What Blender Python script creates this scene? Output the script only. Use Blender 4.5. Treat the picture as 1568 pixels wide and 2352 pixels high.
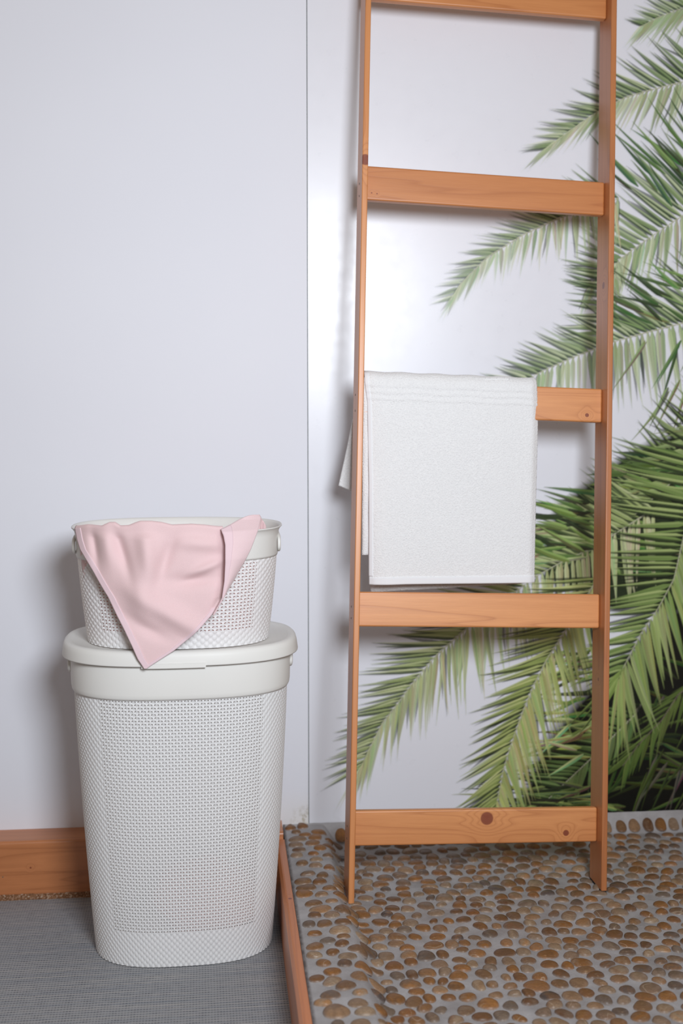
import bpy, math
import numpy as np
from mathutils import Vector, Matrix

rng = np.random.default_rng(7)
SC = bpy.context.scene
for o in list(bpy.data.objects):
    bpy.data.objects.remove(o)

# ---------------------------------------------------------------- camera
EYE, PITCH, HEAD = 1.0491, 0.0904, 0.1017
cam = bpy.data.cameras.new('camera')
cam.sensor_fit = 'VERTICAL'
cam.sensor_height = 36.0
cam.lens = 2758.2 / 2352 * 36.0
cam.clip_start = 0.05
cam.dof.use_dof = True
cam.dof.focus_distance = 2.22
cam.dof.aperture_fstop = 2.6
camo = bpy.data.objects.new('camera', cam)
SC.collection.objects.link(camo)
camo.location = (0, 0, EYE)
camo.rotation_euler = (math.pi / 2 - PITCH, 0, -HEAD)
SC.camera = camo

# ---------------------------------------------------------------- world and lights
world = bpy.data.worlds.new('world')
SC.world = world
world.use_nodes = True
bg = world.node_tree.nodes['Background']
bg.inputs[0].default_value = (1.0, 0.81, 0.66, 1)
bg.inputs[1].default_value = 0.23

def area(name, loc, target, size, power, color):
    l = bpy.data.lights.new(name, 'AREA')
    l.shape = 'DISK'
    l.size = size
    l.energy = power
    l.color = color
    l.spread = math.radians(150)
    o = bpy.data.objects.new(name, l)
    SC.collection.objects.link(o)
    o.location = loc
    d = Vector(target) - Vector(loc)
    o.rotation_euler = d.to_track_quat('-Z', 'Y').to_euler()
    return o
area('softbox', (0.42, 0.05, 1.50), (-0.05, 2.5, 1.05), 0.60, 35.5, (0.93, 0.985, 1.05))

SC.view_settings.view_transform = 'Standard'
SC.view_settings.look = 'None'
SC.view_settings.gamma = 1.0
SC.view_settings.use_curve_mapping = False
SC.view_settings.exposure = 0.0

# ---------------------------------------------------------------- helpers
def s2l(c):
    c = np.asarray(c, float) / 255.0
    return np.where(c <= 0.04045, c / 12.92, ((c + 0.055) / 1.055) ** 2.4)

def rgba(c):
    l = s2l(c)
    return (float(l[0]), float(l[1]), float(l[2]), 1.0)

def mesh_obj(name, V, F, m=None, parent=None, smooth=True, M=None):
    me = bpy.data.meshes.new(name)
    V = np.asarray(V, np.float32)
    if isinstance(F, np.ndarray):
        n, k = F.shape
        me.vertices.add(len(V))
        me.vertices.foreach_set('co', V.ravel())
        me.loops.add(n * k)
        me.loops.foreach_set('vertex_index', F.astype(np.int32).ravel())
        me.polygons.add(n)
        me.polygons.foreach_set('loop_start', np.arange(n, dtype=np.int32) * k)
        me.polygons.foreach_set('loop_total', np.full(n, k, np.int32))
        me.update(calc_edges=True)
        me.validate()
    else:
        me.from_pydata(V.tolist(), [], F)
    me.polygons.foreach_set('use_smooth', np.full(len(me.polygons), smooth))
    me.update()
    if m:
        me.materials.append(m)
    o = bpy.data.objects.new(name, me)
    SC.collection.objects.link(o)
    if parent:
        o.parent = parent
    if M is not None:
        o.matrix_local = M
    return o

def tag(o, label=None, cat=None, kind=None, group=None):
    if label: o['label'] = label
    if cat: o['category'] = cat
    if kind: o['kind'] = kind
    if group: o['group'] = group
    return o

def thing(name, label, cat, loc=(0, 0, 0), rz=0.0):
    o = bpy.data.objects.new(name, None)
    o.empty_display_size = 0.05
    SC.collection.objects.link(o)
    o.location = loc
    o.rotation_euler = (0, 0, rz)
    return tag(o, label, cat)

def box(name, lo, hi, m, parent=None, bevel=0.0, seg=2):
    x0, y0, z0 = lo
    x1, y1, z1 = hi
    V = [(x0, y0, z0), (x1, y0, z0), (x1, y1, z0), (x0, y1, z0),
         (x0, y0, z1), (x1, y0, z1), (x1, y1, z1), (x0, y1, z1)]
    F = [(0, 3, 2, 1), (4, 5, 6, 7), (0, 1, 5, 4), (1, 2, 6, 5), (2, 3, 7, 6), (3, 0, 4, 7)]
    o = mesh_obj(name, V, F, m, parent, smooth=False)
    if bevel:
        bevel_mod(o, bevel, seg)
    return o

def bevel_mod(o, w, seg=2):
    b = o.modifiers.new('bevel', 'BEVEL')
    b.width = w
    b.segments = seg
    b.limit_method = 'ANGLE'
    for p in o.data.polygons:
        p.use_smooth = True
    wn = o.modifiers.new('wn', 'WEIGHTED_NORMAL')
    wn.keep_sharp = True

def grid_faces(nu, nv, closed_u=False, off=0):
    """vertices laid out v-major: index = v*nu+u"""
    u = np.arange(nu if closed_u else nu - 1)
    v = np.arange(nv - 1)
    U, V = np.meshgrid(u, v)
    U2 = (U + 1) % nu
    return (np.stack([V * nu + U, V * nu + U2, (V + 1) * nu + U2, (V + 1) * nu + U], -1).reshape(-1, 4) + off)

def snoise(seed, n=8, scale=1.0):
    """smooth pseudo-noise of two variables made from a few sines"""
    r = np.random.default_rng(seed)
    k = r.normal(0, 1, (n, 2)) * scale
    p = r.uniform(0, 6.28, n)
    a = r.uniform(0.5, 1, n)
    a /= a.sum()
    return lambda x, y: sum(a[i] * np.sin(k[i, 0] * x + k[i, 1] * y + p[i]) for i in range(n))

# ---------------------------------------------------------------- materials
class NT:
    def __init__(self, name):
        self.m = bpy.data.materials.new(name)
        self.m.use_nodes = True
        self.t = self.m.node_tree
        self.b = self.t.nodes['Principled BSDF']
    def n(self, typ, **kw):
        nd = self.t.nodes.new(typ)
        for k, v in kw.items():
            if k.startswith('i_'):
                key = k[2:]
                key = int(key) if key.isdigit() else key.replace('_', ' ')
                nd.inputs[key].default_value = v
            else:
                setattr(nd, k, v)
        return nd
    def l(self, a, b):
        self.t.links.new(a, b)
    def math(self, op, a, b=None, c=None, clamp=False):
        nd = self.t.nodes.new('ShaderNodeMath')
        nd.operation = op
        nd.use_clamp = clamp
        for i, v in enumerate((a, b, c)):
            if v is None: continue
            if isinstance(v, (int, float)): nd.inputs[i].default_value = v
            else: self.l(v, nd.inputs[i])
        return nd.outputs[0]
    def mix(self, f, a, b, blend='MIX'):
        nd = self.t.nodes.new('ShaderNodeMix')
        nd.data_type = 'RGBA'
        nd.blend_type = blend
        for sock, v in ((nd.inputs[0], f), (nd.inputs[6], a), (nd.inputs[7], b)):
            if isinstance(v, (int, float)): sock.default_value = v
            elif isinstance(v, tuple): sock.default_value = v
            else: self.l(v, sock)
        return nd.outputs[2]
    def ramp(self, f, stops):
        nd = self.t.nodes.new('ShaderNodeValToRGB')
        el = nd.color_ramp.elements
        while len(el) < len(stops): el.new(0.5)
        for e, (p, c) in zip(el, stops):
            e.position = p
            e.color = c if len(c) == 4 else (*c, 1)
        self.l(f, nd.inputs[0])
        return nd.outputs[0]
    def noise(self, vec, scale, detail=2.0, rough=0.5, dist=0.0):
        nd = self.n('ShaderNodeTexNoise', i_Scale=scale, i_Detail=detail, i_Roughness=rough, i_Distortion=dist)
        self.l(vec, nd.inputs['Vector'])
        return nd.outputs['Fac']
    def mapping(self, scale=(1, 1, 1), loc=(0, 0, 0), coord='Object'):
        tc = self.n('ShaderNodeTexCoord')
        mp = self.n('ShaderNodeMapping')
        mp.inputs['Scale'].default_value = scale
        mp.inputs['Location'].default_value = loc
        self.l(tc.outputs[coord], mp.inputs[0])
        return mp.outputs[0]
    def bump(self, h, strength=0.3, dist=0.001):
        nd = self.n('ShaderNodeBump', i_Strength=strength, i_Distance=dist)
        self.l(h, nd.inputs['Height'])
        self.l(nd.outputs[0], self.b.inputs['Normal'])
    def set(self, **kw):
        for k, v in kw.items():
            self.b.inputs[k.replace('_', ' ')].default_value = v
        return self.m

def wood(name, axis, light, dark, knots=(), seed=0.0, rings=1.0, rough=0.44):
    """oiled pine; axis = direction of the grain in object space"""
    T = NT(name)
    tc = T.n('ShaderNodeTexCoord')
    pos = tc.outputs['Object']
    sc = [26.0, 26.0, 26.0]
    sc['xyz'.index(axis)] = 1.3
    shift = None
    masks = []
    for (kx, ky, kz, r) in knots:
        sub = T.n('ShaderNodeVectorMath', operation='SUBTRACT')
        T.l(pos, sub.inputs[0]); sub.inputs[1].default_value = (kx, ky, kz)
        ln = T.n('ShaderNodeVectorMath', operation='LENGTH')
        T.l(sub.outputs[0], ln.inputs[0])
        q = T.math('DIVIDE', ln.outputs['Value'], r)
        masks.append(q)
        g = T.math('POWER', 2.718, T.math('MULTIPLY', T.math('POWER', q, 2.0), -0.16))
        g = T.math('MULTIPLY', g, 3.2)
        shift = g if shift is None else T.math('ADD', shift, g)
    mp = T.n('ShaderNodeMapping')
    mp.inputs['Scale'].default_value = sc
    mp.inputs['Location'].default_value = (seed, seed * 1.7, seed * 0.6)
    T.l(pos, mp.inputs[0])
    base = T.noise(mp.outputs[0], 0.55, 2.0, 0.45, 0.4)
    v = T.math('MULTIPLY', base, 11.0 * rings)
    if shift is not None:
        v = T.math('ADD', v, shift)
    s = T.math('FRACT', v)
    line = T.ramp(s, [(0.0, (0.25,) * 3), (0.5, (0.0,) * 3), (0.86, (0.55,) * 3), (0.94, (1,) * 3), (1.0, (0.25,) * 3)])
    big = T.noise(mp.outputs[0], 0.18, 3.0, 0.6)
    big = T.ramp(big, [(0.36, (0,) * 3), (0.64, (1,) * 3)])
    fine = T.n('ShaderNodeMapping')
    fs = [900.0, 900.0, 900.0]; fs['xyz'.index(axis)] = 22.0
    fine.inputs['Scale'].default_value = fs
    T.l(pos, fine.inputs[0])
    fib = T.noise(fine.outputs[0], 1.0, 2.0, 0.6)
    mid = tuple(light[i] * 0.55 + dark[i] * 0.45 for i in range(3))
    col = T.mix(big, rgba(light), rgba(mid))
    col = T.mix(T.math('MULTIPLY', line, 0.5), col, rgba(dark))
    col = T.mix(T.math('MULTIPLY', T.math('SUBTRACT', fib, 0.3, clamp=True), 0.5), col, rgba(dark))
    for q in masks:
        k = T.ramp(q, [(0.0, (1,) * 3), (0.82, (0.95,) * 3), (1.0, (0,) * 3)])
        col = T.mix(T.math('MULTIPLY', k, 0.88), col, rgba((112, 34, 14)))
    T.l(col, T.b.inputs['Base Color'])
    T.bump(T.math('ADD', T.math('MULTIPLY', fib, 0.5), T.math('MULTIPLY', line, -0.35)), 0.25, 0.0006)
    return T.set(Roughness=rough, Specular_IOR_Level=0.6, Coat_Weight=0.22, Coat_Roughness=0.3)

LW, DW = (228, 158, 99), (162, 92, 44)
LR, DR = (208, 138, 84), (146, 82, 42)

def plastic(name, c=(234, 235, 234), rough=0.5, thin=0.0):
    T = NT(name)
    v = T.noise(T.mapping((1, 1, 1)), 9.0, 2.0)
    T.l(T.mix(v, rgba(c), rgba(tuple(x - 4 for x in c))), T.b.inputs['Base Color'])
    f = T.noise(T.mapping((1, 1, 1)), 900.0, 1.0)
    T.bump(f, 0.12, 0.0003)
    if thin:                       # thin-walled moulding lets some light through
        tr = T.n('ShaderNodeBsdfTranslucent'); tr.inputs[0].default_value = (0.92, 0.80, 0.68, 1)
        mx = T.n('ShaderNodeMixShader'); mx.inputs[0].default_value = thin
        T.l(T.b.outputs[0], mx.inputs[1]); T.l(tr.outputs[0], mx.inputs[2])
        out = [n_ for n_ in T.t.nodes if n_.type == 'OUTPUT_MATERIAL'][0]
        T.l(mx.outputs[0], out.inputs[0])
    return T.set(Roughness=rough, Specular_IOR_Level=0.35)

M_PLASTIC = plastic('white_plastic', (238, 239, 240), 0.55, 0.16)
M_PLASTIC2 = plastic('smooth_plastic', (226, 225, 221), 0.48)
M_PLASTIC_S = plastic('basket_plastic', (240, 240, 241), 0.5, 0.18)

def wall_mat():
    T = NT('painted_wall')
    mp = T.mapping((1, 1, 1))
    n = T.noise(mp, 3.0, 3.0)
    col = T.mix(n, rgba((228, 229, 236)), rgba((223, 224, 232)))
    # grimy patch in the lower corner beside the seam
    sep = T.n('ShaderNodeSeparateXYZ')
    T.l(mp, sep.inputs[0])
    fx = T.math('SUBTRACT', 1.0, T.math('MULTIPLY', T.math('SUBTRACT', 0.192, sep.outputs[0]), 22.0), clamp=True)
    fz = T.math('SUBTRACT', 1.0, T.math('MULTIPLY', T.math('SUBTRACT', sep.outputs[2], 0.122), 26.0), clamp=True)
    g = T.noise(mp, 75.0, 5.0, 0.7)
    g = T.ramp(g, [(0.44, (0,) * 3), (0.60, (1,) * 3)])
    f = T.math('MULTIPLY', T.math('MULTIPLY', T.math('MAXIMUM', T.math('MULTIPLY', fx, fz), 0.0), g), 2.2, clamp=True)
    col = T.mix(f, col, rgba((150, 142, 122)))
    fz2 = T.math('SUBTRACT', 1.0, T.math('MULTIPLY', T.math('SUBTRACT', sep.outputs[2], 0.12), 14.0), clamp=True)
    fx2 = T.math('SUBTRACT', 1.0, T.math('MULTIPLY', T.math('SUBTRACT', 0.192, sep.outputs[0]), 7.0), clamp=True)
    col = T.mix(T.math('MULTIPLY', T.math('MULTIPLY', fz2, fx2), 0.55), col, rgba((226, 220, 208)))
    T.l(col, T.b.inputs['Base Color'])
    p = T.noise(mp, 260.0, 2.0)
    T.bump(p, 0.1, 0.0005)
    return T.set(Roughness=0.62, Specular_IOR_Level=0.25)

PANEL = (227, 228, 235)
def gloss(T):
    mp = T.mapping((1, 1, 1))
    p = T.noise(mp, 2.2, 2.0)
    T.bump(p, 0.10, 0.01)
    r = T.noise(mp, 30.0, 3.0)
    rr = T.ramp(r, [(0.3, (0.27,) * 3), (0.7, (0.33,) * 3)])
    T.l(rr, T.b.inputs['Roughness'])
    return T.set(Specular_IOR_Level=0.42)

def panel_mat():
    T = NT('laminate_panel')
    T.b.inputs['Base Color'].default_value = rgba(PANEL)
    return gloss(T)

def print_mat():
    T = NT('palm_print')
    a = T.n('ShaderNodeAttribute', attribute_name='print_color')
    T.l(a.outputs['Color'], T.b.inputs['Base Color'])
    return gloss(T)

def mat_mat():
    T = NT('woven_vinyl')
    tc = T.n('ShaderNodeTexCoord')
    rot = T.n('ShaderNodeMapping')
    rot.inputs['Rotation'].default_value = (0, 0, math.radians(-0.8))
    T.l(tc.outputs['Object'], rot.inputs[0])
    def mp(s):
        m = T.n('ShaderNodeMapping'); m.inputs['Scale'].default_value = s
        T.l(rot.outputs[0], m.inputs[0]); return m.outputs[0]
    streak = T.noise(mp((2.4, 260, 1)), 1.0, 3.0, 0.6)
    st = T.ramp(streak, [(0.42, (0,) * 3), (0.62, (1,) * 3)])
    streak2 = T.noise(mp((7.0, 620, 1)), 1.0, 1.0, 0.5)
    st2 = T.ramp(streak2, [(0.56, (0,) * 3), (0.70, (1,) * 3)])
    col = T.mix(st, rgba((144, 148, 154)), rgba((166, 165, 164)))
    col = T.mix(T.math('MULTIPLY', st2, 0.75), col, rgba((182, 178, 176)))
    sep = T.n('ShaderNodeSeparateXYZ'); T.l(rot.outputs[0], sep.inputs[0])
    wob = T.noise(mp((30, 30, 1)), 1.0, 2.0)
    wx = T.math('ABSOLUTE', T.math('SINE', T.math('ADD', T.math('MULTIPLY', sep.outputs[0], math.pi / 0.0053), T.math('MULTIPLY', wob, 1.2))))
    wy = T.math('ABSOLUTE', T.math('SINE', T.math('ADD', T.math('MULTIPLY', sep.outputs[1], math.pi / 0.0080), T.math('MULTIPLY', wob, 1.5))))
    wv = T.math('MULTIPLY', T.math('POWER', wx, 0.6), T.math('POWER', wy, 1.6))
    dash = T.noise(mp((60, 125, 1)), 1.0, 1.0)
    wv = T.math('MULTIPLY', wv, T.math('MULTIPLY_ADD', dash, 1.2, 0.2), clamp=True)
    col = T.mix(T.math('MULTIPLY', wv, 0.78), col, rgba((66, 70, 80)))
    T.l(col, T.b.inputs['Base Color'])
    T.bump(T.math('SUBTRACT', 1.0, wv), 0.4, 0.0008)
    return T.set(Roughness=0.6, Specular_IOR_Level=0.35)

def grout_mat():
    T = NT('grey_grout')
    mp = T.mapping((1, 1, 1))
    n = T.noise(mp, 14.0, 4.0, 0.6)
    f = T.noise(mp, 420.0, 3.0, 0.7)
    col = T.ramp(n, [(0.3, rgba((146, 142, 142))), (0.7, rgba((182, 180, 182)))])
    col = T.mix(T.math('MULTIPLY', f, 0.35), col, rgba((120, 116, 114)))
    # dirty strip where the curb meets the timber
    sep = T.n('ShaderNodeSeparateXYZ'); T.l(mp, sep.inputs[0])
    e = T.math('SUBTRACT', 1.0, T.math('MULTIPLY', T.math('ABSOLUTE', T.math('SUBTRACT', sep.outputs[0], 0.1355)), 190.0), clamp=True)
    g = T.noise(mp, 60.0, 4.0, 0.7)
    col = T.mix(T.math('MULTIPLY', e, T.math('MULTIPLY', g, 1.7, clamp=True)), col, rgba((74, 64, 60)))
    T.l(col, T.b.inputs['Base Color'])
    T.bump(T.math('ADD', f, T.math('MULTIPLY', T.noise(mp, 90.0, 3.0), 1.5)), 0.55, 0.0012)
    return T.set(Roughness=0.7, Specular_IOR_Level=0.3)

def pebble_mat():
    T = NT('river_pebble')
    oi = T.n('ShaderNodeObjectInfo')
    geo = T.n('ShaderNodeNewGeometry')
    r = T.math('FRACT', T.math('ADD', oi.outputs['Random'], geo.outputs['Random Per Island']))
    r2 = T.math('FRACT', T.math('MULTIPLY', r, 7.31))
    base = T.ramp(r, [(0.0, rgba((82, 74, 72))), (0.08, rgba((112, 98, 86))), (0.20, rgba((126, 92, 60))),
                      (0.34, rgba((140, 94, 48))), (0.46, rgba((112, 78, 50))), (0.54, rgba((150, 130, 108))),
                      (0.66, rgba((150, 104, 62))), (0.76, rgba((98, 68, 46))), (0.84, rgba((166, 144, 118))),
                      (0.93, rgba((128, 104, 84))), (1.0, rgba((70, 64, 64)))])
    mp = T.mapping((1, 1, 1))
    add = T.n('ShaderNodeVectorMath', operation='ADD')
    T.l(mp, add.inputs[0])
    cmb = T.n('ShaderNodeCombineXYZ')
    T.l(T.math('MULTIPLY', r, 40.0), cmb.inputs[0]); T.l(T.math('MULTIPLY', r2, 30.0), cmb.inputs[1])
    T.l(cmb.outputs[0], add.inputs[1])
    n = T.noise(add.outputs[0], 42.0, 3.0, 0.55, 0.8)
    nn = T.ramp(n, [(0.40, (0,) * 3), (0.66, (1,) * 3)])
    var = T.ramp(r2, [(0.0, rgba((178, 120, 60))), (0.35, rgba((92, 70, 54))), (0.7, rgba((152, 134, 116))), (1.0, rgba((124, 74, 36)))])
    col = T.mix(T.math('MULTIPLY', nn, 0.6), base, var)
    vn = T.n('ShaderNodeTexNoise', i_Scale=16.0, i_Detail=1.0, i_Distortion=0.6)
    T.l(add.outputs[0], vn.inputs['Vector'])
    vein = T.math('ABSOLUTE', T.math('SUBTRACT', vn.outputs['Fac'], 0.5))
    vm = T.math('SUBTRACT', 1.0, T.math('MULTIPLY', vein, 110.0), clamp=True)
    vm = T.math('MULTIPLY', vm, T.math('GREATER_THAN', r2, 0.80))
    col = T.mix(T.math('MULTIPLY', vm, 0.4), col, rgba((206, 188, 164)))
    fm = T.n('ShaderNodeMapping'); fm.inputs['Scale'].default_value = (1.0, 2.6, 2.0); T.l(add.outputs[0], fm.inputs[0])
    fs = T.ramp(T.noise(fm.outputs[0], 170.0, 6.0, 0.72), [(0.36, (0,) * 3), (0.62, (1,) * 3)])
    col = T.mix(T.math('MULTIPLY', fs, 0.38), col, rgba((74, 52, 36)))
    ls = T.ramp(T.noise(fm.outputs[0], 95.0, 5.0, 0.7, 0.6), [(0.58, (0,) * 3), (0.74, (1,) * 3)])
    col = T.mix(T.math('MULTIPLY', ls, 0.35), col, rgba((196, 170, 134)))
    # thin film of grout left round the rim
    at = T.n('ShaderNodeAttribute', attribute_name='rim')
    g = T.noise(mp, 160.0, 3.0, 0.7)
    rm = T.math('MULTIPLY', T.math('POWER', at.outputs['Fac'], 9.0), T.math('MULTIPLY', g, 0.9, clamp=True))
    col = T.mix(rm, col, rgba((170, 164, 160)))
    T.l(col, T.b.inputs['Base Color'])
    T.bump(T.noise(mp, 160.0, 2.0), 0.12, 0.0008)
    return T.set(Roughness=0.40, Specular_IOR_Level=0.28)

def terry(name, c, c2, scale=520.0, amt=0.9, bdist=0.0022):
    T = NT(name)
    mp = T.mapping((1, 1, 1))
    n = T.noise(mp, scale, 2.0, 0.6)
    b = T.noise(mp, 12.0, 2.0)
    nn = T.ramp(n, [(0.3, (0,) * 3), (0.7, (1,) * 3)])
    col = T.mix(T.math('MULTIPLY', nn, 0.6), rgba(c2), rgba(c))
    col = T.mix(T.math('MULTIPLY', b, 0.25), col, rgba(c2))
    T.l(col, T.b.inputs['Base Color'])
    T.bump(n, amt, bdist)
    return T.set(Roughness=0.95, Specular_IOR_Level=0.1, Sheen_Weight=0.25, Sheen_Roughness=0.5)

def ribbed(name, c, c2, ang, pitch=0.0018):
    """velour cloth with fine slanting ribs; coordinates from the cloth's own UV in metres"""
    T = NT(name)
    uv = T.n('ShaderNodeUVMap'); uv.uv_map = 'cloth'
    rot = T.n('ShaderNodeMapping'); rot.inputs['Rotation'].default_value = (0, 0, ang)
    T.l(uv.outputs[0], rot.inputs[0])
    sep = T.n('ShaderNodeSeparateXYZ'); T.l(rot.outputs[0], sep.inputs[0])
    wob = T.noise(rot.outputs[0], 60.0, 2.0)
    w = T.math('SINE', T.math('ADD', T.math('MULTIPLY', sep.outputs[0], 2 * math.pi / pitch), T.math('MULTIPLY', wob, 9.0)))
    w = T.math('MULTIPLY_ADD', w, 0.5, 0.5)
    n = T.noise(uv.outputs[0], 900.0, 2.0, 0.7)
    b = T.noise(uv.outputs[0], 22.0, 3.0, 0.6)
    col = T.mix(T.math('MULTIPLY', w, 0.45), rgba(c), rgba(c2))
    col = T.mix(T.math('MULTIPLY', n, 0.25), col, rgba(c2))
    col = T.mix(T.math('MULTIPLY', b, 0.3), col, rgba(c))
    T.l(col, T.b.inputs['Base Color'])
    T.bump(T.math('ADD', T.math('MULTIPLY', w, 0.35), T.math('MULTIPLY', n, 0.9)), 0.5, 0.0009)
    return T.set(Roughness=0.95, Specular_IOR_Level=0.1, Sheen_Weight=0.3, Sheen_Roughness=0.4)

M_WALL, M_PANEL, M_PRINT, M_MAT = wall_mat(), panel_mat(), print_mat(), mat_mat()
M_GROUT, M_PEB = grout_mat(), pebble_mat()
M_TERRY = terry('white_terry', (247, 247, 247), (230, 230, 231), 380.0, 0.9, 0.0024)
M_HEMW = terry('white_hem', (236, 237, 240), (232, 233, 236), 1200.0, 0.3, 0.0006)
M_PINK = ribbed('pink_velour', (230, 204, 206), (217, 178, 177), math.radians(28), 0.0015)
M_PINK2 = ribbed('pink_terry', (230, 206, 209), (219, 188, 190), math.radians(88), 0.0018)
M_HEMP = terry('pink_hem', (229, 205, 210), (222, 196, 202), 1200.0, 0.3, 0.0006)
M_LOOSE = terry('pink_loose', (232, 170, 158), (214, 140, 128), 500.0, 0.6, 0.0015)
M_DARK = NT('dark_gap').set(Roughness=0.9, Base_Color=rgba((88, 98, 92)))
M_DIRT = None
def dirt_mat():
    T = NT('sawdust_grit')
    mp = T.mapping((1, 1, 1))
    n = T.noise(mp, 260.0, 3.0, 0.7)
    col = T.ramp(n, [(0.35, rgba((84, 54, 34))), (0.55, rgba((140, 98, 66))), (0.68, rgba((196, 186, 172))), (0.75, rgba((120, 80, 52)))])
    T.l(col, T.b.inputs['Base Color'])
    T.bump(n, 0.9, 0.003)
    return T.set(Roughness=0.9)
M_DIRT = dirt_mat()

# ---------------------------------------------------------------- the room
YW = 2.597                     # face of the back wall
XS = 0.192                     # seam between painted wall and laminate panel
wl = box('wall_back', (-1.6, YW, 0.0), (XS - 0.0009, YW + 0.06, 2.7), M_WALL)
tag(wl, kind='structure')
seam = box('trim_1', (XS - 0.004, YW + 0.006, 0.0), (XS + 0.004, YW + 0.05, 2.7), M_DARK)
tag(seam, kind='structure')
wr = box('wall_right', (XS + 0.0009, YW + 0.0015, 0.0), (2.2, YW + 0.06, 2.7), M_PANEL)
tag(wr, kind='structure')
fl = box('floor', (-1.6, -0.6, -0.05), (0.1138, YW, 0.0), M_MAT)
tag(fl, kind='structure')

BB = 0.0749
W_BASE = wood('skirting_pine', 'x', (196, 126, 78), (138, 78, 38), [(-0.405, YW - BB, 0.068, 0.0022)], 3.1, 1.2, 0.4)
def extrude_profile(name, prof, x0, x1, m, axis='x', parent=None):
    n = len(prof)
    V, F = [], []
    for x in (x0, x1):
        for (a, z) in prof:
            V.append((x, a, z) if axis == 'x' else (a, x, z))
    for i in range(n):
        j = (i + 1) % n
        F.append((i, j, n + j, n + i))
    F.append(tuple(range(n))[::-1]); F.append(tuple(range(n, 2 * n)))
    o = mesh_obj(name, V, F, m, parent, smooth=False)
    return o
def rounded(lo, hi, r, corners, k=5):
    """2D rectangle, the listed corners (0=lo-lo,1=hi-lo,2=hi-hi,3=lo-hi) rounded"""
    P = []
    C = [(lo[0], lo[1], 180), (hi[0], lo[1], 270), (hi[0], hi[1], 0), (lo[0], hi[1], 90)]
    for i, (x, y, a) in enumerate(C):
        rr = r if i in corners else 0.0
        if rr == 0: P.append((x, y)); continue
        cx = x + rr if i in (0, 3) else x - rr
        cy = y + rr if i in (0, 1) else y - rr
        for t in range(k + 1):
            an = math.radians(a + 90 * t / k)
            P.append((cx + rr * math.cos(an), cy + rr * math.sin(an)))
    return P
ZB = 0.1259
bb = extrude_profile('baseboard_back', rounded((YW - BB, 0.010), (YW, ZB), 0.007, (3,)), -1.6, 0.131, W_BASE)
tag(bb, kind='structure')
for fx, fz in ((-0.478, 0.048), (-0.463, 0.050)):
    a = np.linspace(0, 2 * np.pi, 9)[:-1]
    V = [(fx + 0.0013 * math.cos(t), YW - BB - 0.0004, fz + 0.0013 * math.sin(t)) for t in a] + \
        [(fx + 0.0013 * math.cos(t), YW - BB + 0.001, fz + 0.0013 * math.sin(t)) for t in a]
    F = [tuple(range(8))] + [(i, 8 + i, 8 + (i + 1) % 8, (i + 1) % 8) for i in range(8)]
    mesh_obj('nail', V, F, M_DARK, bb)
# strip of grit under the skirting
n = 160
xs = np.linspace(-1.6, 0.112, n * 3)
nz = snoise(3, 10, 160.0)
V = []
for x in xs:
    h = 0.010 + 0.0018 * float(nz(x, 0.3))
    y = YW - BB - 0.003 + 0.0025 * float(nz(x, 2.1))
    V += [(x, y - 0.0025, 0.0), (x, y, h * 0.7), (x, YW - BB + 0.002, h + 0.0035)]
V = np.array(V)
F = []
for i in range(len(xs) - 1):
    for k in range(2):
        F.append((i * 3 + k, (i + 1) * 3 + k, (i + 1) * 3 + k + 1, i * 3 + k + 1))
tag(mesh_obj('trim_2', V, F, M_DIRT), kind='structure')

# timber board along the step
W_SIDE = wood('step_timber', 'y', (206, 128, 74), (150, 82, 44), [(0.127, 2.21, 0.1093, 0.004)], 6.4, 0.9, 0.42)
ZS = 0.1093
prof = [(0.1138, 0.0), (0.1335, 0.0), (0.1335, ZS), (0.1225, ZS), (0.1195, ZS - 0.0008), (0.1142, ZS - 0.0062), (0.1138, ZS - 0.008)]
sb = extrude_profile('trim_3', prof, 0.4, YW - BB, W_SIDE, axis='y')
tag(sb, kind='structure')

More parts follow.
